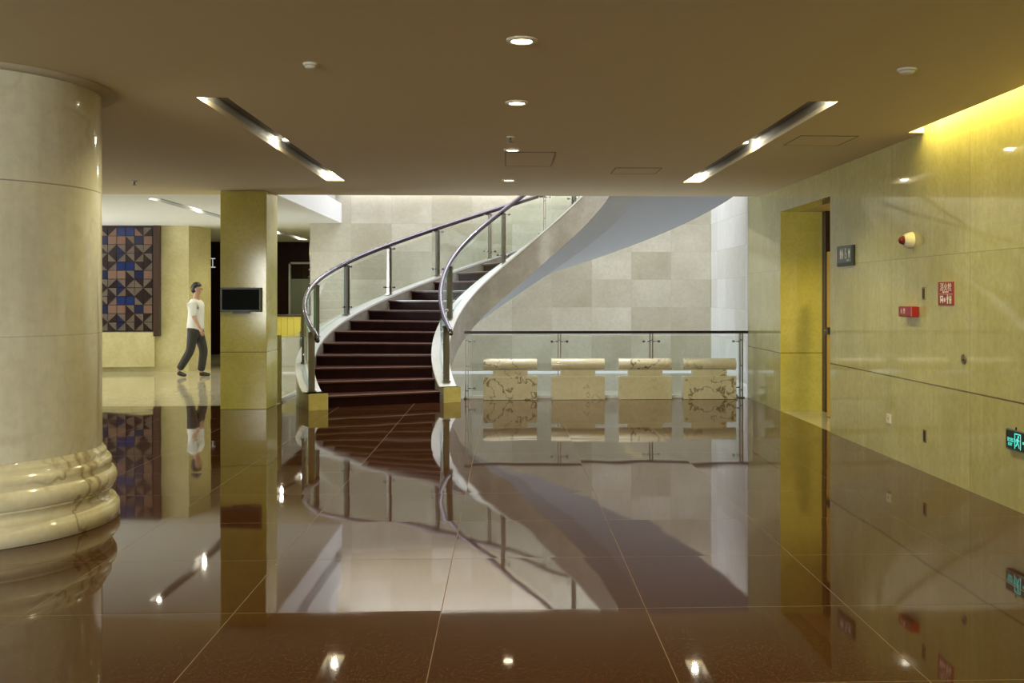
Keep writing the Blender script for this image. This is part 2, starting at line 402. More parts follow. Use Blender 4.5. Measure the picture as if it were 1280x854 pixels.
for x in (-8.3, -6.45, -4.6, -2.78): b.box(x, x + .08, YR - .12, YR - .04, .4, 2.85)
for z in (.4, 2.77): b.box(-8.3, -2.7, YR - .12, YR - .04, z, z + .08)
struct(b.build('fill_window_1', 'steel'))  # made-up window frame, added to go with the rear fill light
b = MB()
for y in (15.4, 17.1, 18.8, 20.52): b.box(XL - .12, XL - .04, y, y + .08, .35, 2.7)
for z in (.35, 2.62): b.box(XL - .12, XL - .04, 15.4, 20.6, z, z + .08)
struct(b.build('fill_window_2', 'steel'))  # unseen window, added to go with the lobby fill light
b = MB(); b.box(-8.22, -2.78, YR - .085, YR - .079, .48, 2.77)
struct(b.build('fill_window_glass', 'glass'))  # pane of the added rear window
b = MB(); b.box(-11., -7.10, LW - .10, LW - .001, .10, .80)
struct(b.build('trim_marble_panel', 'lobby_cream', bevel=.006))

# ------------------------------------------------------------------ round column
CC = (-3.69, 7.12)
col = thing('marble_column', 'massive round cream marble column with a ringed base standing on the red granite floor', 'column', (CC[0], CC[1], 0))
b = MB(); b.lathe([(.885, .50), (.882, 1.5), (.88, 2.93)], CC, 128); b.build('shaft', 'column', col)
prof = [(.0, .0), (.985, 0.)]
def torus(prof, r, z0, z1, bulge, n=10):
    for i in range(n + 1):
        a = -PI / 2 + PI * i / n; prof.append((r + bulge * math.cos(a), (z0 + z1) / 2 + (z1 - z0) / 2 * math.sin(a)))
prof += [(1.0, .004), (1.0, .085), (.992, .10)]
prof += [(.978, .115), (.975, .125)]
for i in range(9):
    a = PI * i / 8; prof.append((.958 - .034 * math.sin(a), .130 + .075 * i / 8))
prof += [(.955, .21)]
torus(prof, .945, .212, .332, .036)
prof += [(.945, .338), (.942, .355), (.945, .375), (.945, .40), (.93, .418), (.912, .424), (.912, .455), (.905, .468), (.893, .48), (.886, .50)]
b = MB(); b.lathe(prof, CC, 128); b.build('base', 'column_base', col)
b = MB(); b.lathe([(.875, 2.925), (.965, 2.925), (.965, HC - .001)], CC, 128); b.build('ceiling_ring', 'ring', col)

# ------------------------------------------------------------------ square pillar and its screen
pil = tag(MB().box(-3.87, -3.25, 14.1, 14.75, 0, HC - .001).build('marble_pillar', 'pillar_cream', bevel=.006, loc=(-3.56, 14.42, 0)),
          'square yellow-cream marble pillar left of the staircase with a black screen on it', 'pillar')
scr = thing('wall_screen', 'black flat screen mounted on the square cream pillar', 'screen', (-3.585, 14.1, 1.46))
b = MB(); b.box(-3.858, -3.312, 14.045, 14.099, 1.317, 1.646); b.build('housing', 'black', scr, bevel=.006)
b = MB(); b.box(-3.832, -3.338, 14.041, 14.046, 1.345, 1.622); b.build('display', 'screen', scr)
b = MB(); b.box(-3.70, -3.47, 14.07, 14.099, 1.295, 1.318); b.build('bracket', 'black', scr)

# ------------------------------------------------------------------ spiral stair
PX, PY, PH, DS, RISE = -1.762, 14.617, 1.984, .351, .1624
KN = [1, 6, 11, 15, 19, 23, 28]; KV = [.321, .474, .377, .423, .388, .405, .437]
HW, TH, ZT, ZB, ZS = .861, .25, .06, -.479, -.572
def kap(k):
    k = min(max(k, 1), 28)
    for i in range(6):
        if k <= KN[i + 1]: return KV[i] + (KV[i + 1] - KV[i]) * (k - KN[i]) / (KN[i + 1] - KN[i])
STEP = .05; K0 = 0.; PATH = []
x, y, ph, k = PX, PY, PH, 1.
rev = []
while k > K0 + 1e-6:
    ph2 = ph + kap(1) * DS * STEP; mid = (ph + ph2) / 2
    x -= math.cos(mid) * DS * STEP; y -= math.sin(mid) * DS * STEP; ph = ph2; k -= STEP; rev.append((k, x, y, ph))
PATH = rev[::-1]
x, y, ph, k = PX, PY, PH, 1.
PATH.append((k, x, y, ph))
while k < 28 - 1e-6:
    ph2 = ph - (kap(k) + kap(k + STEP)) / 2 * DS * STEP; mid = (ph + ph2) / 2
    x += math.cos(mid) * DS * STEP; y += math.sin(mid) * DS * STEP; ph = ph2; k += STEP; PATH.append((k, x, y, ph))
def P(k, off, z=0.):
    """point on the stair at step parameter k, off metres to the right (inner side) of the walking line"""
    i = (k - K0) / STEP; i0 = max(0, min(int(i), len(PATH) - 2)); t = i - i0
    a, c = PATH[i0], PATH[i0 + 1]
    X = a[1] + (c[1] - a[1]) * t; Y = a[2] + (c[2] - a[2]) * t; h = a[3] + (c[3] - a[3]) * t
    return Vector((X + off * math.sin(h), Y - off * math.cos(h), z))
def tang(k):
    i = max(0, min(int((k - K0) / STEP), len(PATH) - 1)); h = PATH[i][3]
    return Vector((math.cos(h), math.sin(h), 0))
def frange(a, c, st):
    n = max(1, int(round((c - a) / st))); return [a + (c - a) * i / n for i in range(n + 1)]
KTOP = 27.0
def sweepk(b, ks, prof, zmin=None, mi=0, smooth=True, caps=True, flat=None):
    rg = []
    for k in ks:
        r = []
        for off, dz, top in prof:
            z = k * RISE + dz
            if top: z = max(z, .222)
            if zmin is not None and not top: z = max(z, zmin)
            q = P(k, off, z)
            if q.x > XVR - .02: q.x = XVR - .02
            r.append(q)
        rg.append(r)
    n = len(prof)
    for i in range(n):     # each face strip separate so that edges stay crisp
        rr = [[r[i], r[(i + 1) % n]] for r in rg]
        b.rings(rr, False, False, mi, smooth)
    if caps: b.add(rg[0] + rg[-1], [tuple(range(n - 1, -1, -1)), tuple(range(n, 2 * n))], mi)
    return b
def build_nm(b, name, mats, parent, label=None):
    """like build but keeps strips unmerged (crisp edges)"""
    off = wloc(parent); me = bpy.data.meshes.new(name)
    me.from_pydata([p - off for p in b.v], [], b.f); me.update()
    for p, mi, sm in zip(me.polygons, b.mi, b.sm): p.material_index = mi; p.use_smooth = sm
    o = bpy.data.objects.new(name, me); C.objects.link(o); o.parent = parent
    for m in mats: me.materials.append(M[m])
    if label: o['label'] = label
    return o
stair = thing('spiral_staircase', 'curving staircase of dark maroon granite steps with marble stringers rising to the upper floor', 'staircase', (-1.75, 14.6, 0))
KS = frange(.36, KTOP, .1)
for nm, s in (('inner_stringer', 1), ('outer_stringer', -1)):
    b = MB(); zb = ZB if s > 0 else ZS
    o0, o1 = s * HW, s * (HW + TH)
    sweepk(b, KS, [(o0, zb, False), (o0, ZT - .03, True), (o1, ZT - .03, True), (o1, zb, False)], 0.001)
    build_nm(b, nm, ['stringer'], stair)
    b = MB(); sweepk(b, KS, [(o0 - s * .006, ZT - .032, True), (o0 - s * .006, ZT, True), (o1 + s * .006, ZT, True), (o1 + s * .006, ZT - .032, True)])
    build_nm(b, 'curb_cap', ['curb_white'], stair, 'pale marble coping along the stringer')
    # cream end block facing the foyer
    b = MB()
    for a, c in ((.30, .36),):
        q = [P(a, o0 - s * .008), P(a, o1 + s * .008), P(c, o1 + s * .008), P(c, o0 - s * .008)]
        b.add([(*p.xy, 0.001) for p in q] + [(*p.xy, .224) for p in q], [(0, 1, 5, 4), (1, 2, 6, 5), (2, 3, 7, 6), (3, 0, 4, 7), (4, 5, 6, 7), (3, 2, 1, 0)])
    b.build('end_block', 'curb_cream', stair, label='yellow cream marble end face of the curb')
for k in range(1, 27):
    z = k * RISE; b = MB()
    ks = frange(k - .06, k + 1.02, .27)
    top = [P(q, HW - .001, z) for q in ks] + [P(q, -HW + .001, z) for q in reversed(ks)]
    n = len(top); bot = [p - Vector((0, 0, .032)) for p in top]
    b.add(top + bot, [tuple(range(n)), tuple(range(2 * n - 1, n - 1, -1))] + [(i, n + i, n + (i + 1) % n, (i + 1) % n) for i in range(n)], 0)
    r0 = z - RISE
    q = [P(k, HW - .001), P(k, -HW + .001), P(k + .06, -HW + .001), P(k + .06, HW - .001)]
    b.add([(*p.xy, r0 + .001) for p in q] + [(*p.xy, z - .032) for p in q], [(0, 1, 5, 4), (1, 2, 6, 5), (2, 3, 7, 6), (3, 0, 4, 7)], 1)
    # nosing edge, its pale tone paints the light on the tread top
    e = [P(k - .062, HW - .001), P(k - .062, -HW + .001)]
    d = tang(k) * -.003
    b.add([(*(p + d * j).xy, z + dz) for dz, j in ((-.010, 1), (.0008, 1)) for p in e] + [(*(p - d * 5).xy, z + .0008) for p in e], [(0, 1, 3, 2), (2, 3, 5, 4)], 2)
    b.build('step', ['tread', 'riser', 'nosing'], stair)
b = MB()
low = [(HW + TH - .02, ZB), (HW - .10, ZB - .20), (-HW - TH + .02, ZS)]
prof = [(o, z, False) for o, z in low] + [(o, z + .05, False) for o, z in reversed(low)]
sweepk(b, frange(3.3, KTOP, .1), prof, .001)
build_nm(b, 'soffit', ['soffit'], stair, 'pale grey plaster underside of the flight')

# balustrades
def plate_post(par, pos, t, h, zb, clamp_z=(.13, .80), sides=(-1, 1), arm=.10):
    """two flat steel plates standing square to the rail, with glass clamps"""
    up = Vector((0, 0, 1)); nrm = Vector((-t.y, t.x, 0)).normalized(); p = Vector(pos)
    b = MB()
    for s in (-1, 1): b.obox(p + t * .019 * s + up * (h / 2), t, nrm, up, .006, .040, h / 2)
    b.obox(p + up * .008, t, nrm, up, .045, .055, .008)
    for z in (.12 * h, .5 * h, .9 * h): b.cyl(p - t * .026 + up * z, p + t * .026 + up * z, .009, 10)
    o = b.build('post', 'steel', par)
    for cz in clamp_z:
        for s in sides:
            c = MB(); q = p + up * cz
            c.cyl(q + t * .02 * s, q + t * arm * s, .008, 10); c.cyl(q + t * arm * s - nrm * .022, q + t * arm * s + nrm * .022, .018, 12)
            c.build('glass_clamp', 'chrome', o)
    return o
def stair_rail(label, off, ks, kend, rz, loc, clip_glass=.35):
    par = stair
    for i, k in enumerate(ks):
        zb = max(k * RISE + ZT, .222)
        h = k * RISE + rz - .05 - zb
        plate_post(par, P(k, off, zb), tang(k), h, zb, sides=(1,) if i == 0 else (-1, 1))
    for a, c in zip(ks, ks[1:] + [kend]):
        b = MB(); gk = frange(a + .035 / DS, c - .035 / DS, .15); g = .006
        rows = []
        for k in gk:
            z0 = max(k * RISE + ZT, .222) + .03; z1 = k * RISE + rz - .10
            rows.append((P(k, off - g, z0), P(k, off - g, z1), P(k, off + g, z1), P(k, off + g, z0)))
        for i in (0, 2): b.rings([[r[i], r[i + 1]] for r in rows], False, False, 0, True)
        for i in (1, 3): b.rings([[r[i], r[(i + 1) % 4]] for r in rows], False, False, 1, False)
        b.add(list(rows[0]) + list(rows[-1]), [(0, 1, 2, 3), (7, 6, 5, 4)], 1)
        build_nm(b, 'glass_panel', ['glass', 'glass_edge'], par)
    pts = [P(k, off, k * RISE + rz) for k in frange(ks[0] - .45, kend, .15)]
    s0 = pts[0]
    pts = [s0 - tang(ks[0]) * .10 + Vector((0, 0, -.085)), s0 - tang(ks[0]) * .045 + Vector((0, 0, -.03))] + pts
    b = MB(); b.tube(pts, .033, 16)
    b.sphere(pts[0], .033, nu=12, nv=6)
    b.build('handrail', 'rail', par)
    b = MB(); b.tube([p + Vector((0, 0, -.026)) for p in pts[2:]], .022, 10)
    b.build('rail_channel', 'rail_dark', par, label='dark underside of the handrail')
    # brackets under the rail
    for i, k in enumerate(ks):
        b = MB(); q = P(k, off, k * RISE + rz); b.cyl(q + Vector((0, 0, -.075)), q + Vector((0, 0, -.02)), .010, 10)
        b.build('rail_bracket', 'chrome', par)
    return par
OK = [1.0 + 2.05 * i for i in range(13)]
IK = [1.35, 6.9, 12.4, 18.1, 23.8]
stair_rail('curved glass balustrade with steel handrail along the outer edge of the curving stair, by the stone wall', -(HW + .13), OK, 27.0, .93, (-2.6, 14.2, 0))
stair_rail('tight inner glass balustrade of the curving stair, its steel handrail ending near the long dark guard rail', HW + .13, IK, 27.0, .93, (-.8, 14.9, 0))

# ------------------------------------------------------------------ guard rails
def guard(label, pts, posts, rail_mat, loc, zr=1.01, rail=True):
    par = thing('guard_rail', label, 'guard rail', loc)
    a, c = Vector(pts[0]), Vector(pts[1]); t = (c - a).normalized(); nrm = Vector((-t.y, t.x, 0)); up = Vector((0, 0, 1))
    L = (c - a).length
    if rail: b = MB(); b.obox((a + c) / 2 + up * (zr - .021), t, nrm, up, L / 2, .030, .021); b.build('handrail', rail_mat, par, bevel=.008)
    for i, d in enumerate(posts):
        sd = (1,) if i == 0 else ((-1,) if i == len(posts) - 1 else (-1, 1))
        plate_post(par, a + t * d + up * .001, t, zr - .043, 0, (.155, .85), sd, .115)
    for d0, d1 in zip(posts, posts[1:]):
        b = MB(); b.obox(a + t * (d0 + d1) / 2 + up * .49, t, nrm, up, (d1 - d0) / 2 - .04, .006, .44)
        for i, f in enumerate(b.f):
            if i not in (2, 4): b.mi[i] = 1
        b.build('glass_panel', ['glass', 'glass_edge'], par)
        b = MB(); b.obox(a + t * (d0 + d1) / 2 + up * .026, t, nrm, up, (d1 - d0) / 2 - .05, .022, .025)
        b.build('base_channel', 'white_paint', par, bevel=.004)
    return par
guard('long straight glass guard rail with dark top rail behind the four marble benches', [(-.64, YP - .03, 0), (XR - .005, YP - .03, 0)], [.04, 1.42, 2.80, 4.16], 'rail_dark', (1.5, YP - .03, 0))
guard('frameless glass guard with steel posts running back from the square pillar', [(XVL - .06, 14.84, 0), (XVL - .06, YB - .05, 0)], [.16, 1.9, 3.6, 5.3], 'steel', (XVL - .06, 16.5, 0), rail=False)

# ------------------------------------------------------------------ marble benches
def bench(cx):
    par = thing('marble_bench', 'x', 'bench', (cx, 15.29, 0), 'marble roll-top benches along the guard rail')
    w = .395; y0, y1 = 15.19, 15.35
    b = MB(); b.box(cx - w, cx + w, y0, y1, .001, .343); b.build('block', 'bench', par, bevel=.006)
    b = MB(); b.box(cx - w + .14, cx + w - .14, y0 + .02, y1 - .02, .343, .44); b.build('neck', 'bench', par)
    b = MB(); n = 28; yc = (y0 + y1) / 2; r = .088; zc = .517
    b.cyl((cx - w, yc, zc), (cx + w, yc, zc), r, 40); b.build('roll', 'bench', par, bevel=.003)
    return par
bx = [.045, 1.045, 2.045, 3.005]
b0 = bench(bx[0]); bl = ['heavily veined marble roll-top bench nearest the staircase', 'marble roll-top bench second from the staircase, in front of a rail post',
      'plain pale marble roll-top bench third from the staircase, dark veins only on its roll', 'marble roll-top bench nearest the right wall, with forked brown veins on its block']
b0['label'] = bl[0]
for i in (1, 2, 3):
    r = dup(b0, (bx[i], 15.29, 0), bl[i])
    if i < 3:
        for ch in r.children:
            if i == 2 and ch.name.startswith('roll'): continue
            ch.material_slots[0].link = 'OBJECT'; ch.material_slots[0].material = M['bench_plain']

# ------------------------------------------------------------------ ceiling fittings
def downlight(x, y, label):
    par = thing('downlight', label, 'ceiling light', (x, y, HC), 'round downlights in a row along the ceiling')
    b = MB(); b.lathe([(.058, HC - .001), (.058, HC - .010), (.066, HC - .014), (.082, HC - .010), (.085, HC - .001)], (x, y), 40); b.build('trim_ring', 'trim_white', par)
    b = MB(); b.cyl((x, y, HC - .007), (x, y, HC - .001), .058, 40); b.build('lens', 'lens_warm', par)
    return par
DL = [(.08, 5.73), (.07, 7.58), (.05, 10.03), (.02, 12.66)]
dl = ['round warm downlight nearest the viewer, biggest of the middle ceiling row', 'second round ceiling downlight of the middle row, between the near ends of the slot lights',
      'third round ceiling downlight of the middle row, just past a small sprinkler', 'last round ceiling downlight of the middle row, closest to the staircase']
for (x, y), l in zip(DL, dl): downlight(x, y, l)

def trough(x0, x1, y0, y1, lamps, label):
    par = thing('slot_light', label, 'ceiling light', ((x0 + x1) / 2, (y0 + y1) / 2, HC), 'long recessed slot lights in the ceiling')
    z0, z1 = HC + .0005, HC + .17; t = .012
    b = MB(); b.box(x0 - t, x0, y0 - t, y1 + t, z0 + .04, z1); b.box(x1, x1 + t, y0 - t, y1 + t, z0 + .04, z1); b.box(x0, x1, y0 - t, y0, z0 + .04, z1); b.box(x0, x1, y1, y1 + t, z0 + .04, z1)
    b.box(x0 - t, x1 + t, y0 - t, y1 + t, z1, z1 + t)
    b.build('channel', 'trough', par)
    b = MB(); cx = (x0 + x1) / 2
    ys = [y0] + [v for l in lamps for v in (l - .16, l + .16)] + [y1]
    for a, c in zip(ys[::2], ys[1::2]):
        if c - a > .2: b.box(cx - .075, cx + .075, a + .02, c - .02, HC + .085, HC + .11)
    b.build('dark_louvre', 'trough_dark', par)
    for l in lamps:
        o = MB().cyl((cx, l, HC + .085), (cx, l, HC + .165), .050, 20).build('lamp_housing', 'trim_white', par)
        MB().cyl((cx, l, HC + .075), (cx, l, HC + .086), .043, 20).build('lens', 'lens_cool', o)
    return par
LAMPS = []
def slot(x0, x1, y0, y1, lamps, label):
    trough(x0, x1, y0, y1, lamps, label); LAMPS.extend([((x0 + x1) / 2, l) for l in lamps])
slot(*SL, [7.62, 10.02, 12.70], 'long recessed slot light in the foyer ceiling near the round column')
slot(*SR, [7.60, 10.00, 12.70], 'long recessed slot light in the foyer ceiling on the same side as the restroom sign')
slot(*SB1, [15.45, 17.75, 20.2], 'recessed slot light in the lobby ceiling in front of the geometric wall panel')
slot(*SB2, [21.5, 23.8, 26.2], 'recessed slot light in the far lobby ceiling by the dark wooden wall')

def detector(x, y, r, label):
    par = thing('smoke_detector', label, 'smoke detector', (x, y, HC))
    MB().lathe([(0, HC - .034), (r * .55, HC - .033), (r * .75, HC - .026), (r * .8, HC - .018)], (x, y), 32).build('cover', 'trim_white', par)
    MB().lathe([(r * .8, HC - .016), (r, HC - .012), (r, HC - .001)], (x, y), 32).build('mount', 'trim_white', par)
detector(-1.20, 6.36, .045, 'small round smoke detector on the ceiling near the slot light by the column')
detector(2.50, 6.36, .060, 'round white smoke detector on the ceiling above the yellow-lit wall')
def sprinkler(x, y, label):
    par = thing('sprinkler_head', label, 'sprinkler', (x, y, HC))
    MB().cyl((x, y, HC - .012), (x, y, HC + .001), .035, 20).build('plate', 'trim_white', par)
    b = MB(); b.cyl((x, y, HC - .05), (x, y, HC - .012), .010, 10); b.cyl((x, y, HC - .056), (x, y, HC - .05), .026, 16); b.build('deflector', 'steel', par)
sprinkler(.03, 9.22, 'small dark sprinkler head on the ceiling in the middle row of downlights')
sprinkler(-4.6, 12.94, 'small sprinkler head on the lobby ceiling beside the round column')
sprinkler(-5.0, 19.2, 'tiny sprinkler head under the lobby ceiling beside the square pillar')
def hatch(x0, x1, y0, y1, label):
    b = MB(); w = .006; z0, z1 = HC - .0035, HC
    for q in ((x0, x1, y0, y0 + w), (x0, x1, y1 - w, y1), (x0, x0 + w, y0, y1), (x1 - w, x1, y0, y1)): b.box(*q, z0, z1)
    par = thing('access_hatch', label, 'access hatch', ((x0 + x1) / 2, (y0 + y1) / 2, HC), 'flush hatches in the ceiling')
    b.build('edge_gap', 'gap', par)
    MB().box(x0 + w, x1 - w, y0 + w, y1 - w, HC - .0025, HC).build('panel', 'ceiling', par)
hatch(-.02, .48, 10.2, 11.3, 'flush ceiling hatch around the last two round downlights')
hatch(2.60, 3.12, 9.05, 9.63, 'flush ceiling hatch near the top of the restroom passage')
hatch(1.20, 1.72, 11.4, 11.95, 'flush ceiling hatch beside the far end of the slot light')

# ------------------------------------------------------------------ fittings on the right wall (local frame: u away from the stair, v up, w out of the wall)
def RW(y, z, x=XR): return lambda u, v, w: Vector((x - w, y - u, z + v))
def rbox(b, fn, u0, u1, v0, v1, w0, w1, mi=0):
    p, q = fn(u0, v0, w0), fn(u1, v1, w1); return b.box(p.x, q.x, p.y, q.y, p.z, q.z, mi)
def disc(u, v, r, n=16): return [(u + r * math.cos(2 * PI * i / n), v + r * math.sin(2 * PI * i / n)) for i in range(n)]
def textmesh(body, size, align='LEFT'):
    cu = bpy.data.curves.new('text', 'FONT'); cu.body = body; cu.size = size; cu.extrude = .0012; cu.align_x = align
    o = bpy.data.objects.new('text', cu); C.objects.link(o)
    dg = bpy.context.evaluated_depsgraph_get(); dg.update()
    me = bpy.data.meshes.new_from_object(o.evaluated_get(dg)); bpy.data.objects.remove(o); bpy.data.curves.remove(cu)
    return me
def add_text(name, body, size, mat, parent, fn, u, v, w, align='LEFT', sx=1.):
    me = textmesh(body, size, align); off = wloc(parent)
    for q in me.vertices: q.co = fn(u + q.co.x * sx, v + q.co.y, w + q.co.z) - off
    me.materials.clear(); me.materials.append(M[mat])
    o = bpy.data.objects.new(name, me); C.objects.link(o); o.parent = parent; return o
# restroom sign
f = RW(11.15, 1.855); p = thing('restroom_sign', 'dark grey restroom sign with white figures beside the passage opening', 'sign', f(.26, .1, 0))
rbox(MB(), f, 0, .52, 0, .215, 0, .028).build('backing', 'sign_dark', p, bevel=.004)
rbox(MB(), f, .02, .49, .035, .205, .028, .034).build('face', 'sign_grey', p)
b = MB()
def man(b, f, u, v, h, w0=.034, skirt=False, d=.003, mi=0):
    b.prism(disc(u, v + h * .91, h * .085), lambda a, c, e: f(a, c, w0 + e), d, mi)
    body = [(-.16, .80), (.16, .80), (.20, .45), (.12, .45), (.10, .70), (.10, .0), (.015, .0), (.015, .42), (-.015, .42), (-.015, 0), (-.10, 0), (-.10, .70), (-.12, .45), (-.20, .45)]
    if skirt: body = [(-.13, .80), (.13, .80), (.22, .28), (.10, .28), (.10, 0), (.02, 0), (.02, .28), (-.02, .28), (-.02, 0), (-.10, 0), (-.10, .28), (-.22, .28)]
    b.prism([(u + a * h, v + c * h) for a, c in body], lambda a, c, e: f(a, c, w0 + e), d, mi)
man(b, f, .15, .075, .105); man(b, f, .205, .075, .105, skirt=True)
b.prism(disc(.315, .105, .030), lambda a, c, e: f(a, c, .034 + e), .003); b.prism(disc(.305, .175, .011), lambda a, c, e: f(a, c, .034 + e), .003)
rbox(b, f, .297, .312, .11, .165, .034, .037); rbox(b, f, .312, .345, .118, .13, .034, .037)
man(b, f, .425, .08, .095)
b.build('pictograms', 'white_ink', p)
b = MB(); b.prism(disc(.315, .105, .019), lambda a, c, e: f(a, c, .037 + e), .001); b.build('wheel_centre', 'sign_grey', p)
add_text('caption', 'TOILET', .028, 'white_ink', p, f, .34, .047, .034)
# alarm strobe
f = RW(9.12, 2.032); p = thing('alarm_strobe', 'white dome fire alarm with dark red lens high on the marble wall', 'alarm', f(0, 0, 0))
b = MB(); prof = [(.075, 0), (.075, .02), (.068, .05), (.050, .075), (.042, .08)]
for i in range(len(prof) - 1):
    n = 32
    b.rings([[f(r * math.cos(2 * PI * j / n), r * math.sin(2 * PI * j / n), w - .001) for j in range(n)] for r, w in prof[i:i + 2]], True, False, 0, True)
b.build('housing', 'ivory', p)
b = MB(); b.cyl(f(0, 0, .078), f(0, 0, .11), .042, 24, .030); b.cyl(f(0, 0, .11), f(0, 0, .122), .030, 24, .012); b.build('lens', 'red_lens', p)
# hydrant cabinet sign
f = RW(8.546, 1.455); p = thing('hydrant_sign', 'red upright hydrant sign with white lettering and pictograms on the marble wall', 'sign', f(.15, .1, 0))
rbox(MB(), f, 0, .30, 0, .195, -.0015, .006).build('plate', 'red', p)
add_text('heading', '消火栓', .072, 'white_ink', p, f, .15, .125, .006, 'CENTER', 1.05)
add_text('caption', 'FIRE HYDRANT', .018, 'white_ink', p, f, .15, .104, .006, 'CENTER')
b = MB(); rbox(b, f, .02, .28, .092, .095, .006, .0075); b.build('rule', 'white_ink', p)
b = MB()
rbox(b, f, .045, .055, .02, .08, .006, .008); rbox(b, f, .055, .085, .07, .08, .006, .008); rbox(b, f, .09, .10, .02, .08, .006, .008); rbox(b, f, .06, .085, .035, .055, .006, .008)
b.prism(disc(.132, .045, .018), lambda a, c, e: f(a, c, .006 + e), .002); man(b, f, .19, .015, .075, .006); rbox(b, f, .225, .235, .015, .08, .006, .008); rbox(b, f, .24, .262, .04, .055, .006, .008); rbox(b, f, .25, .258, .015, .08, .006, .008)
b.build('pictograms', 'white_ink', p)
# red push box
f = RW(9.263, 1.345); p = thing('alarm_box', 'small red alarm call box with white marks below the white dome alarm', 'alarm', f(.15, .05, 0))
rbox(MB(), f, 0, .30, 0, .095, -.0015, .07).build('case', 'red', p, bevel=.008)
b = MB(); rbox(b, f, .06, .24, .012, .022, .07, .074); b.build('lip', 'red', p)
add_text('lettering', '火 警', .05, 'white_ink', p, f, .05, .035, .0702)
# cabinet flush handles and lock
def flush_handle(y, z, label):
    f = RW(y, z); p = thing('flush_handle', label, 'door handle', f(0, 0, 0), 'narrow flush handles of the hidden wall cabinets')
    b = MB(); rbox(b, f, -.035, .035, -.055, .055, -.0015, .007); b.build('plate', 'brass', p, bevel=.003)
    b = MB(); rbox(b, f, -.018, .018, -.042, .042, .007, .010); b.build('grip', 'sign_dark', p)
flush_handle(8.85, 1.557, 'narrow dark flush handle between the dome alarm and the red hydrant sign')
flush_handle(8.83, .317, 'narrow dark flush handle low on the marble wall near the floor')
f = RW(8.06, 1.032); p = thing('cabinet_lock', 'small oval steel lock on the marble wall below the hydrant sign', 'lock', f(0, 0, 0))
b = MB(); b.prism(disc(0, 0, .043, 28), lambda a, c, e: f(a, c * .95, e - .001), .012); b.build('escutcheon', 'steel', p, bevel=.003)
b = MB(); b.prism(disc(0, 0, .016, 16), lambda a, c, e: f(a, c, .011 + e), .008); b.build('cylinder', 'brass', p)
# socket
f = RW(9.72, .322); p = thing('wall_socket', 'small ivory wall socket low on the marble wall near the passage', 'socket', f(.05, .04, 0))
rbox(MB(), f, 0, .10, 0, .090, -.0015, .012).build('plate', 'ivory', p, bevel=.004)
b = MB()
for u in (.035, .06): rbox(b, f, u, u + .006, .035, .06, .012, .0125)
b.build('slots', 'sign_dark', p)
# exit sign
f = RW(7.315, .43); p = thing('exit_sign', 'green lit exit sign with running figure low on the marble wall at the picture edge', 'exit sign', f(.19, .07, 0))
rbox(MB(), f, 0, .385, 0, .15, -.0015, .030).build('case', 'steel', p, bevel=.003)
rbox(MB(), f, .006, .379, .012, .142, .030, .033).build('panel', 'exit_green', p)
b = MB(); g = lambda a, c, e: f(a, c, .033 + e)
rbox(b, f, .135, .143, .02, .130, .033, .0345); rbox(b, f, .215, .223, .02, .130, .033, .0345); rbox(b, f, .135, .223, .122, .130, .033, .0345)
b.prism(disc(.188, .108, .010), g, .0015)
for poly in ([(.172, .098), (.190, .094), (.184, .066), (.168, .066)], [(.186, .092), (.206, .082), (.204, .076), (.184, .084)], [(.172, .096), (.154, .084), (.152, .068), (.158, .068), (.160, .080), (.174, .088)],
             [(.176, .068), (.184, .068), (.198, .050), (.206, .030), (.198, .028), (.190, .046)], [(.168, .068), (.178, .068), (.166, .044), (.150, .036), (.147, .043), (.160, .050)]):
    b.prism(poly, g, .0015)
b.prism([(.25, .066), (.29, .066), (.29, .082), (.25, .082)], g, .0015); b.prism([(.285, .052), (.285, .096), (.318, .074)], g, .0015)
b.build('pictogram', 'exit_glow', p)
add_text('lettering', '安全出口', .034, 'exit_glow', p, f, .028, .064, .033, 'LEFT', .72)
add_text('caption', 'EXIT', .03, 'exit_glow', p, f, .04, .034, .033)
b = MB(); b.cyl(f(.12, .15, .015), f(.12, .17, .015), .006, 10); b.build('test_button', 'black', p)

# passage door, standing open inside the opening
d = thing('passage_door', 'golden wooden door standing open with a dark jamb just inside the restroom passage', 'door', (4.2, 13.4, 0))
MB().box(4.19, 4.36, 13.45, 13.585, 0.001, OZ - .001).build('jamb', 'wood_dark', d, bevel=.004)
MB().box(4.045, 4.10, 12.05, 12.92, 0.012, 2.09).build('leaf', 'wood_gold', d, bevel=.004)
b = MB(); b.box(4.02, 4.045, 12.78, 12.90, 1.05, 1.14); b.build('lock_plate', 'sign_dark', d)
b = MB(); b.cyl((4.0, 12.86, 1.10), (4.045, 12.86, 1.10), .012, 12); b.cyl((4.0, 12.86, 1.10), (4.0, 12.74, 1.10), .010, 12); b.build('handle', 'steel', d)

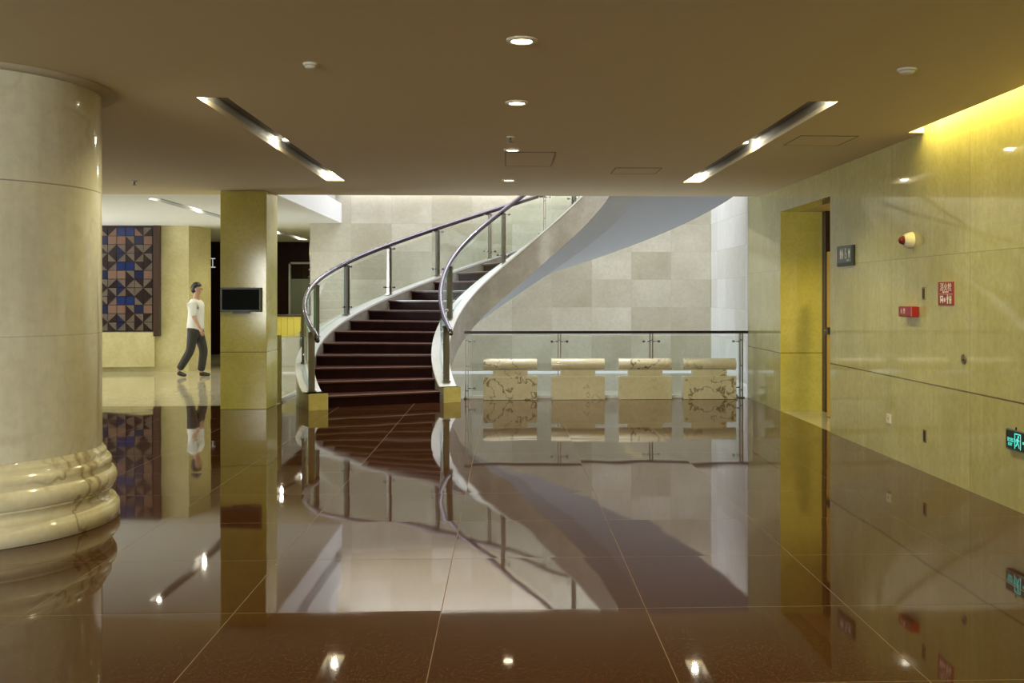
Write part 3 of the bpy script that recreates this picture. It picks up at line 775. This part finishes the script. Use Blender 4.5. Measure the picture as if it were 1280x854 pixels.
# ------------------------------------------------------------------ lobby: geometric wall panel, counter, cabinet, lettering, person
pan = thing('mosaic_panel', 'tall wall panel of blue, tan and dark triangles above a cream ledge in the lobby', 'wall art', (-8.5, LW, .8))
x1, x0 = -7.12, -10.3; zt, zb_ = HC - .002, .815
MB().box(x0, x1, LW - .05, LW - .001, zb_, zt).build('backing', 't_dark', pan)
MB().box(x1, x1 + .12, LW - .12, LW - .001, .72, zt).build('frame', 'wood_dark', pan)
ROW = [  # per cell: (kind, colour a, colour b); kinds S square, '\\' and '/' diagonals (a = upper part, b = lower part)
 [('\\', 'd', 'r'), ('/', 'd', 'r'), ('S', 'b', 'b'), ('S', 'b', 'b'), ('\\', 'd', 'r'), ('/', 'd', 't')],
 [('S', 'n', 'n'), ('S', 'r', 'r'), ('S', 'r', 'r'), ('\\', 't', 'd'), ('S', 'n', 'n'), ('S', 'r', 'r')],
 [('\\', 't', 'd'), ('/', 't', 'd'), ('\\', 't', 'n'), ('/', 'd', 't'), ('\\', 't', 'd'), ('/', 't', 'd')],
 [('/', 'd', 't'), ('\\', 't', 'd'), ('/', 'n', 't'), ('\\', 't', 'd'), ('/', 'd', 't'), ('\\', 't', 'd')],
 [('\\', 't', 'd'), ('/', 'd', 't'), ('S', 'b', 'b'), ('S', 'b', 'b'), ('\\', 'd', 't'), ('/', 'd', 't')]]
SEQ = [0, 1, 2, 3, 4, 1, 2, 3, 4, 1, 2, 3]
MI = {'d': 0, 'b': 1, 'n': 2, 't': 3, 'r': 4}
b = MB(); cw = .177; ch = (zt - .03 - zb_ - .02) / 12; g = .012
for r, rr in enumerate(SEQ):
    for c in range(18):
        kind, ca, cb = ROW[rr][c % 6]
        if kind != 'S' and random.random() < .12: ca, cb = cb, ca
        xa = x1 - .03 - 6 * cw + (c if c < 6 else c - 18) * cw; xb = xa + cw - g; za = zt - .03 - r * ch - g; zc = za - ch + g
        if xa < x0 + .02: continue
        h = .018 if kind != 'S' else .012
        F = lambda u, v, w: Vector((u, LW - .05 - w, v))
        if kind == 'S': b.prism([(xa, zc), (xb, zc), (xb, za), (xa, za)], F, h, MI[ca])
        elif kind == '\\':
            b.prism([(xa, za), (xb, zc), (xb, za)], F, h, MI[ca]); b.prism([(xa, za), (xa, zc), (xb, zc)], F, h * .6, MI[cb])
        else:
            b.prism([(xa, zc), (xb, za), (xa, za)], F, h, MI[ca]); b.prism([(xa, zc), (xb, zc), (xb, za)], F, h * .6, MI[cb])
b.build('tiles', ['t_dark', 't_blue', 't_navy', 't_tan', 't_rose'], pan)

# white lettering on the dark lobby wall
fw = lambda u, v, w: Vector((-7.90 + u, 27.399 - w, 2.28 + v))
let = thing('wall_lettering', 'white Chinese lettering on the dark lobby wall beside the square pillar', 'sign', (-7.4, 27.399, 2.3))
add_text('characters', '红', .33, 'letter_glow', let, fw, .01, 0, .002, 'LEFT', .78)

# reception counter seen past the pillar
ct = thing('reception_counter', 'gold fronted reception counter with a white base in the lobby behind the square pillar', 'counter', (-5.6, 23., 0))
MB().box(-6.2, -4.45, 22.7, 23.4, .001, .62).build('base', 'white_paint', ct, bevel=.01)
b = MB(); b.box(-6.15, -4.50, 22.72, 23.38, .62, 1.08)
b.build('front', 'gold', ct)
b = MB()
for i in range(12):
    for j in range(5): b.box(-6.14 + i * .137, -6.14 + i * .137 + .12, 22.70, 22.72, .64 + j * .087, .64 + j * .087 + .075)
b.build('gold_tiles', 'gold', ct)
MB().box(-6.22, -4.43, 22.66, 23.42, 1.08, 1.12).build('top', 'wood_dark', ct, bevel=.006)
# framed glass screen on the dark wall, and a strand of beads
cb = thing('glass_screen', 'pale framed glass screen with a lighter lower panel against the dark lobby wall', 'screen', (-5.6, 27.2, 0))
X0, X1 = -5.72, -4.62
b = MB(); b.box(X0, X0 + .05, 27.28, 27.39, .001, 2.42); b.box(X1 - .05, X1, 27.28, 27.39, .001, 2.42); b.box(X0, X1, 27.28, 27.39, 2.37, 2.42); b.box(X0, X1, 27.28, 27.39, .001, .12); b.build('frame', 'trough', cb)
MB().box(X0 + .05, X0 + .62, 27.35, 27.385, .12, 1.98).build('lower_panel', 'panel_grey', cb)
b = MB()
for k in range(3): b.box(X0 + .64 + k * .14, X0 + .73 + k * .14, 27.34, 27.385, .4, 2.2)
b.build('dark_bars', 'trough_dark', cb)
MB().box(X0 + .05, X1 - .05, 27.30, 27.306, .12, 2.37).build('pane', 'glass', cb)
st = thing('bead_strand', 'strand of glinting crystal beads hanging in front of the dark lobby wall', 'bead strand', (-4.985, 26.3, HC - .02))
b = MB(); b.cyl((-4.985, 26.3, .95), (-4.985, 26.3, HC - .0), .004, 6); b.build('thread', 'steel', st)
b = MB()
for k in range(15): b.sphere((-4.985 + .015 * (-1) ** k, 26.3, 2.28 - k * .09), .030, nu=8, nv=6)
b.build('beads', 'chrome', st)

# ------------------------------------------------------------------ person in the lobby
def skin_mesh(chains, sub=2):
    me = bpy.data.meshes.new('skin'); vs = []; es = []; rs = []
    for ch in chains:
        st = None
        if isinstance(ch[0], int): st = ch[0]; ch = ch[1]
        prev = st
        for p, r in ch:
            vs.append(p); rs.append(r if isinstance(r, tuple) else (r, r)); i = len(vs) - 1
            if prev is not None: es.append((prev, i))
            prev = i
    me.from_pydata(vs, es, []); o = bpy.data.objects.new('skin', me); C.objects.link(o)
    o.modifiers.new('s', 'SKIN'); s2 = o.modifiers.new('b', 'SUBSURF'); s2.levels = s2.render_levels = sub
    if not me.skin_vertices: me.attributes.new if False else None
    for i, sv in enumerate(me.skin_vertices[0].data): sv.radius = rs[i]; sv.use_root = (i == 0)
    dg = bpy.context.evaluated_depsgraph_get(); dg.update()
    out = bpy.data.meshes.new_from_object(o.evaluated_get(dg)); bpy.data.objects.remove(o)
    for q in out.polygons: q.use_smooth = True
    return out
def merge(name, meshes, mat, parent, label=None):
    bm = bmesh.new()
    for m in meshes: bm.from_mesh(m)
    me = bpy.data.meshes.new(name); bm.to_mesh(me); bm.free()
    for q in me.polygons: q.use_smooth = True
    me.materials.clear(); me.materials.append(M[mat]); o = bpy.data.objects.new(name, me); C.objects.link(o); o.parent = parent
    if label: o['label'] = label
    return o
per = thing('person', 'person in a white shirt and dark trousers walking past the cream lobby wall', 'person', (-5.90, 19.8, 0))
# walking towards +x; y is left/right; local coordinates
hipL, hipR = (.0, .09, .93), (.0, -.09, .93)
body = [
 [((0, 0, .98), (.10, .12)), ((.01, 0, 1.12), (.095, .11)), ((.02, 0, 1.28), (.10, .125)), ((.01, 0, 1.42), (.08, .10)), ((.015, 0, 1.50), (.058, .058)), ((.03, 0, 1.57), (.062, .062)), ((.045, 0, 1.66), (.085, .078)), ((.04, 0, 1.735), (.075, .07))],
 (0, [((.02, .10, .90), .085), ((.13, .10, .50), .058), ((.10, .10, .28), .052), ((.07, .10, .10), .038), ((.10, .10, .05), .036), ((.22, .10, .035), .028)]),
 (0, [((-.02, -.10, .90), .085), ((-.06, -.10, .50), .058), ((-.19, -.10, .28), .050), ((-.29, -.10, .13), .038), ((-.27, -.10, .07), .036), ((-.17, -.10, .035), .028)]),
 (3, [((.0, .15, 1.41), .045), ((-.055, .212, 1.17), .040), ((-.02, .22, .94), .029), ((-.005, .222, .90), .024)]),
 (3, [((.0, -.15, 1.41), .045), ((.02, -.222, 1.17), .040), ((.13, -.21, .96), .029), ((.15, -.208, .925), .024)])]
parts = [skin_mesh(body)]
def hand(p, d, sy):
    p = Vector(p); d = Vector(d).normalized(); out = []
    out.append(skin_mesh([[(p - d * .01, (.018, .026)), (p + d * .04, (.014, .038)), (p + d * .075, (.012, .036))]], 1))
    side = Vector((0, 0, 1)).cross(d) ; fw_ = Vector((1, 0, 0)) - d * d.x; fw_.normalize()
    for i, (o, l) in enumerate(((-.028, .075), (-.010, .085), (.009, .080), (.027, .062))):
        q = p + d * .07 + fw_ * o
        out.append(skin_mesh([[(q, .009), (q + d * l * .5, .008), (q + d * l * .85 + Vector((0, -sy, 0)) * .012, .0075), (q + d * l + Vector((0, -sy, 0)) * .022, .006)]], 1))
    q = p + d * .015 + fw_ * .028
    out.append(skin_mesh([[(q, .011), (q + d * .03 + fw_ * .022, .0095), (q + d * .06 + fw_ * .026, .008)]], 1))
    return out
parts += hand((-.005, .222, .90), (.12, 0, -1), 1) + hand((.15, -.208, .925), (.45, 0, -1), -1)
fb = MB()
fb.cyl((.118, 0, 1.675), (.140, 0, 1.645), .008, 10, .013); fb.sphere((.136, 0, 1.646), .012, .016, .012, 10, 6)
for s in (-1, 1):
    fb.sphere((.035, s * .081, 1.655), .020, .008, .032, 10, 8); fb.sphere((.112, s * .033, 1.678), .012, .014, .009, 10, 6)
fb.sphere((.124, 0, 1.608), .010, .024, .007, 10, 6)
parts.append(fb.mesh('face'))
merge('body', parts, 'skin', per)
merge('hair', [MB().sphere((.026, 0, 1.715), .090, .086, .085, 24, 12, z0=.05).mesh('h'), MB().sphere((-.004, 0, 1.675), .082, .088, .100, 20, 12).mesh('h2')], 'hair', per)
merge('shirt', [skin_mesh([[((0, 0, .86), (.175, .20)), ((.0, 0, .97), (.168, .19)), ((.01, 0, 1.12), (.155, .178)), ((.02, 0, 1.28), (.155, .19)), ((.01, 0, 1.40), (.125, .16)), ((.013, 0, 1.485), (.074, .076))],
     (4, [((.0, .17, 1.40), .082), ((-.030, .198, 1.27), .080), ((-.062, .214, 1.13), .074)]), (4, [((.0, -.17, 1.40), .082), ((.010, -.202, 1.27), .080), ((.026, -.224, 1.13), .074)])])], 'shirt', per)
merge('trousers', [skin_mesh([[((0, 0, .99), (.135, .155)), ((0, 0, .93), (.14, .16))],
     (1, [((.03, .10, .82), .108), ((.13, .10, .50), .085), ((.10, .10, .26), .076), ((.075, .10, .095), .070)]), (1, [((-.02, -.10, .82), .108), ((-.06, -.10, .50), .085), ((-.19, -.10, .28), .076), ((-.275, -.10, .14), .070)])])], 'trousers', per)
for nm, pts in (('shoe', [((.045, .10, .055), .050), ((.14, .10, .045), .044), ((.255, .10, .032), .030)]), ('shoe', [((-.305, -.10, .095), .048), ((-.22, -.10, .055), .044), ((-.135, -.10, .032), .030)])):
    merge(nm, [skin_mesh([pts])], 'shoe', per)

# ------------------------------------------------------------------ lights
def light(name, typ, loc, energy, col, rot=(0, 0, 0), **kw):
    l = bpy.data.lights.new(name, typ); l.energy = energy; l.color = col
    for k, v in kw.items(): setattr(l, k, v)
    o = bpy.data.objects.new(name, l); C.objects.link(o); o.location = loc; o.rotation_euler = rot; return o
WARM = (1., .84, .46); MIDW = (1., .92, .48); COOL = (.92, .945, 1.)
for i, (x, y) in enumerate(DL): light('ceiling_spot', 'SPOT', (x, y, HC - .03), 130, WARM, spot_size=2.2, spot_blend=.9, shadow_soft_size=.05)
for x, y in ((.09, 3.9), (.1, 2.0), (.1, 0.1), (-2.1, 4.6), (-2.1, 1.5), (2.3, 4.6), (2.3, 1.5), (-6.5, 6.), (-6.5, 2.), (-9.5, 8.), (-6.8, 10.)):  # unseen spots added as foreground fill, some carrying on the downlight row
    light('ceiling_spot', 'SPOT', (x, y, HC - .03), 125, MIDW, spot_size=2.4, spot_blend=.9, shadow_soft_size=.06)
for x, y in LAMPS:
    lob = y > 14
    light('slot_beam', 'SPOT', (x, y, HC + .03), 90 if lob else 180, (1., .93, .56) if lob else MIDW, spot_size=2.3, spot_blend=.9, shadow_soft_size=.04)
    light('slot_glow', 'POINT', (x, y, HC + .05), 9, (1., .95, .75), shadow_soft_size=.03)
light('cove_end_fill', 'POINT', (3.54, 8.50, 3.10), 5, (1., .88, .45), shadow_soft_size=.03)  # no tube here: point added to light the end face of the cove
for y in (-.6, 1.5, 3.6, 5.7, 7.78):
    light('cove_tube', 'AREA', (3.53, y, 3.20), 120, (1., .80, .20), (0, -PI * .36, 0), shape='RECTANGLE', size=.05, size_y=2.0)
light('void_lamps', 'AREA', (.6, 17.4, HTOP - .05), 480, COOL, shape='RECTANGLE', size=6.0, size_y=4.6)
light('upper_wall_fill', 'AREA', (.3, 19.75, 5.0), 120, COOL, (-.12, 0, 0), shape='RECTANGLE', size=7.0, size_y=.12)  # unseen strip added to brighten the upper back wall
light('upper_wall_fill_beam', 'AREA', (.3, 18.5, 5.05), 210, (1., .95, .88), (PI * .5 - .40, 0, 0), shape='RECTANGLE', size=7.0, size_y=.2, spread=.75)  # unseen narrow beam added so the wall's floor reflection is brighter
light('upper_lamps', 'AREA', (.4, 11.5, HTOP - .05), 120, COOL, shape='RECTANGLE', size=5.0, size_y=5.)
light('pit_lamps', 'AREA', (1.2, 18.9, -2.6), 200, (.78, .88, 1.), (PI, 0, 0), shape='RECTANGLE', size=5.0, size_y=2.2)
for x in (.2, 1.2): light('bench_fill_spot', 'SPOT', (x, 15.45, HTOP - .06), 1300, (1., .98, .93), spot_size=.75, spot_blend=.7, shadow_soft_size=.06)  # unseen spots added to brighten the bench rolls
light('passage_lamp', 'SPOT', (4.15, 12.4, OZ - .02), 130, (1., .78, .25), spot_size=2.4, spot_blend=.9, shadow_soft_size=.05)
for x, y in ((-8.6, 18.5), (-8.6, 15.6), (-11, 17), (-7.2, 19.2)):
    light('lobby_beam', 'SPOT', (x, y, HC - .02), 85, (1., .95, .58), spot_size=2.5, spot_blend=.9, shadow_soft_size=.06)

light('lobby_fill', 'AREA', (XL + .35, 18., 1.2), 820, (.90, .95, 1.), (0, -PI * .5 - .70, 0), shape='RECTANGLE', size=1.6, size_y=5.0, spread=2.0)  # unseen fill light added to whiten the lobby ceiling
w = bpy.data.worlds.new('World'); bpy.context.scene.world = w; w.use_nodes = True
w.node_tree.nodes['Background'].inputs[0].default_value = (.8, .85, 1, 1); w.node_tree.nodes['Background'].inputs[1].default_value = .02

light('rear_fill', 'AREA', (-5.5, YR - .35, 1.65), 640, (1., .98, .88), (PI * .5 - .2, 0, -.12), shape='RECTANGLE', size=5.0, size_y=2.2, spread=1.9)  # unseen fill behind the camera, added to lift column, walls and ceiling

# ------------------------------------------------------------------ camera and colour
cam = bpy.data.cameras.new('camera'); co = bpy.data.objects.new('camera', cam); C.objects.link(co)
co.location = (0, 0, EYE); co.rotation_euler = (PI / 2, 0, -math.atan(53 / 1290))
cam.sensor_width = 36; cam.lens = 1290 / 1280 * 36; cam.shift_x = -47 / 1280; cam.shift_y = -57 / 1280
cam.clip_start = .05; cam.clip_end = 100
sc = bpy.context.scene; sc.camera = co
sc.view_settings.view_transform = 'Standard'; sc.view_settings.look = 'None'; sc.view_settings.gamma = 1; sc.view_settings.exposure = -0.8
sc.view_settings.use_curve_mapping = False
cy = sc.cycles
cy.max_bounces = 10; cy.diffuse_bounces = 5; cy.glossy_bounces = 6; cy.transmission_bounces = 6; cy.transparent_max_bounces = 16
cy.caustics_reflective = True; cy.blur_glossy = 1.0; cy.caustics_refractive = False; cy.sample_clamp_indirect = 4.0; cy.use_denoising = True
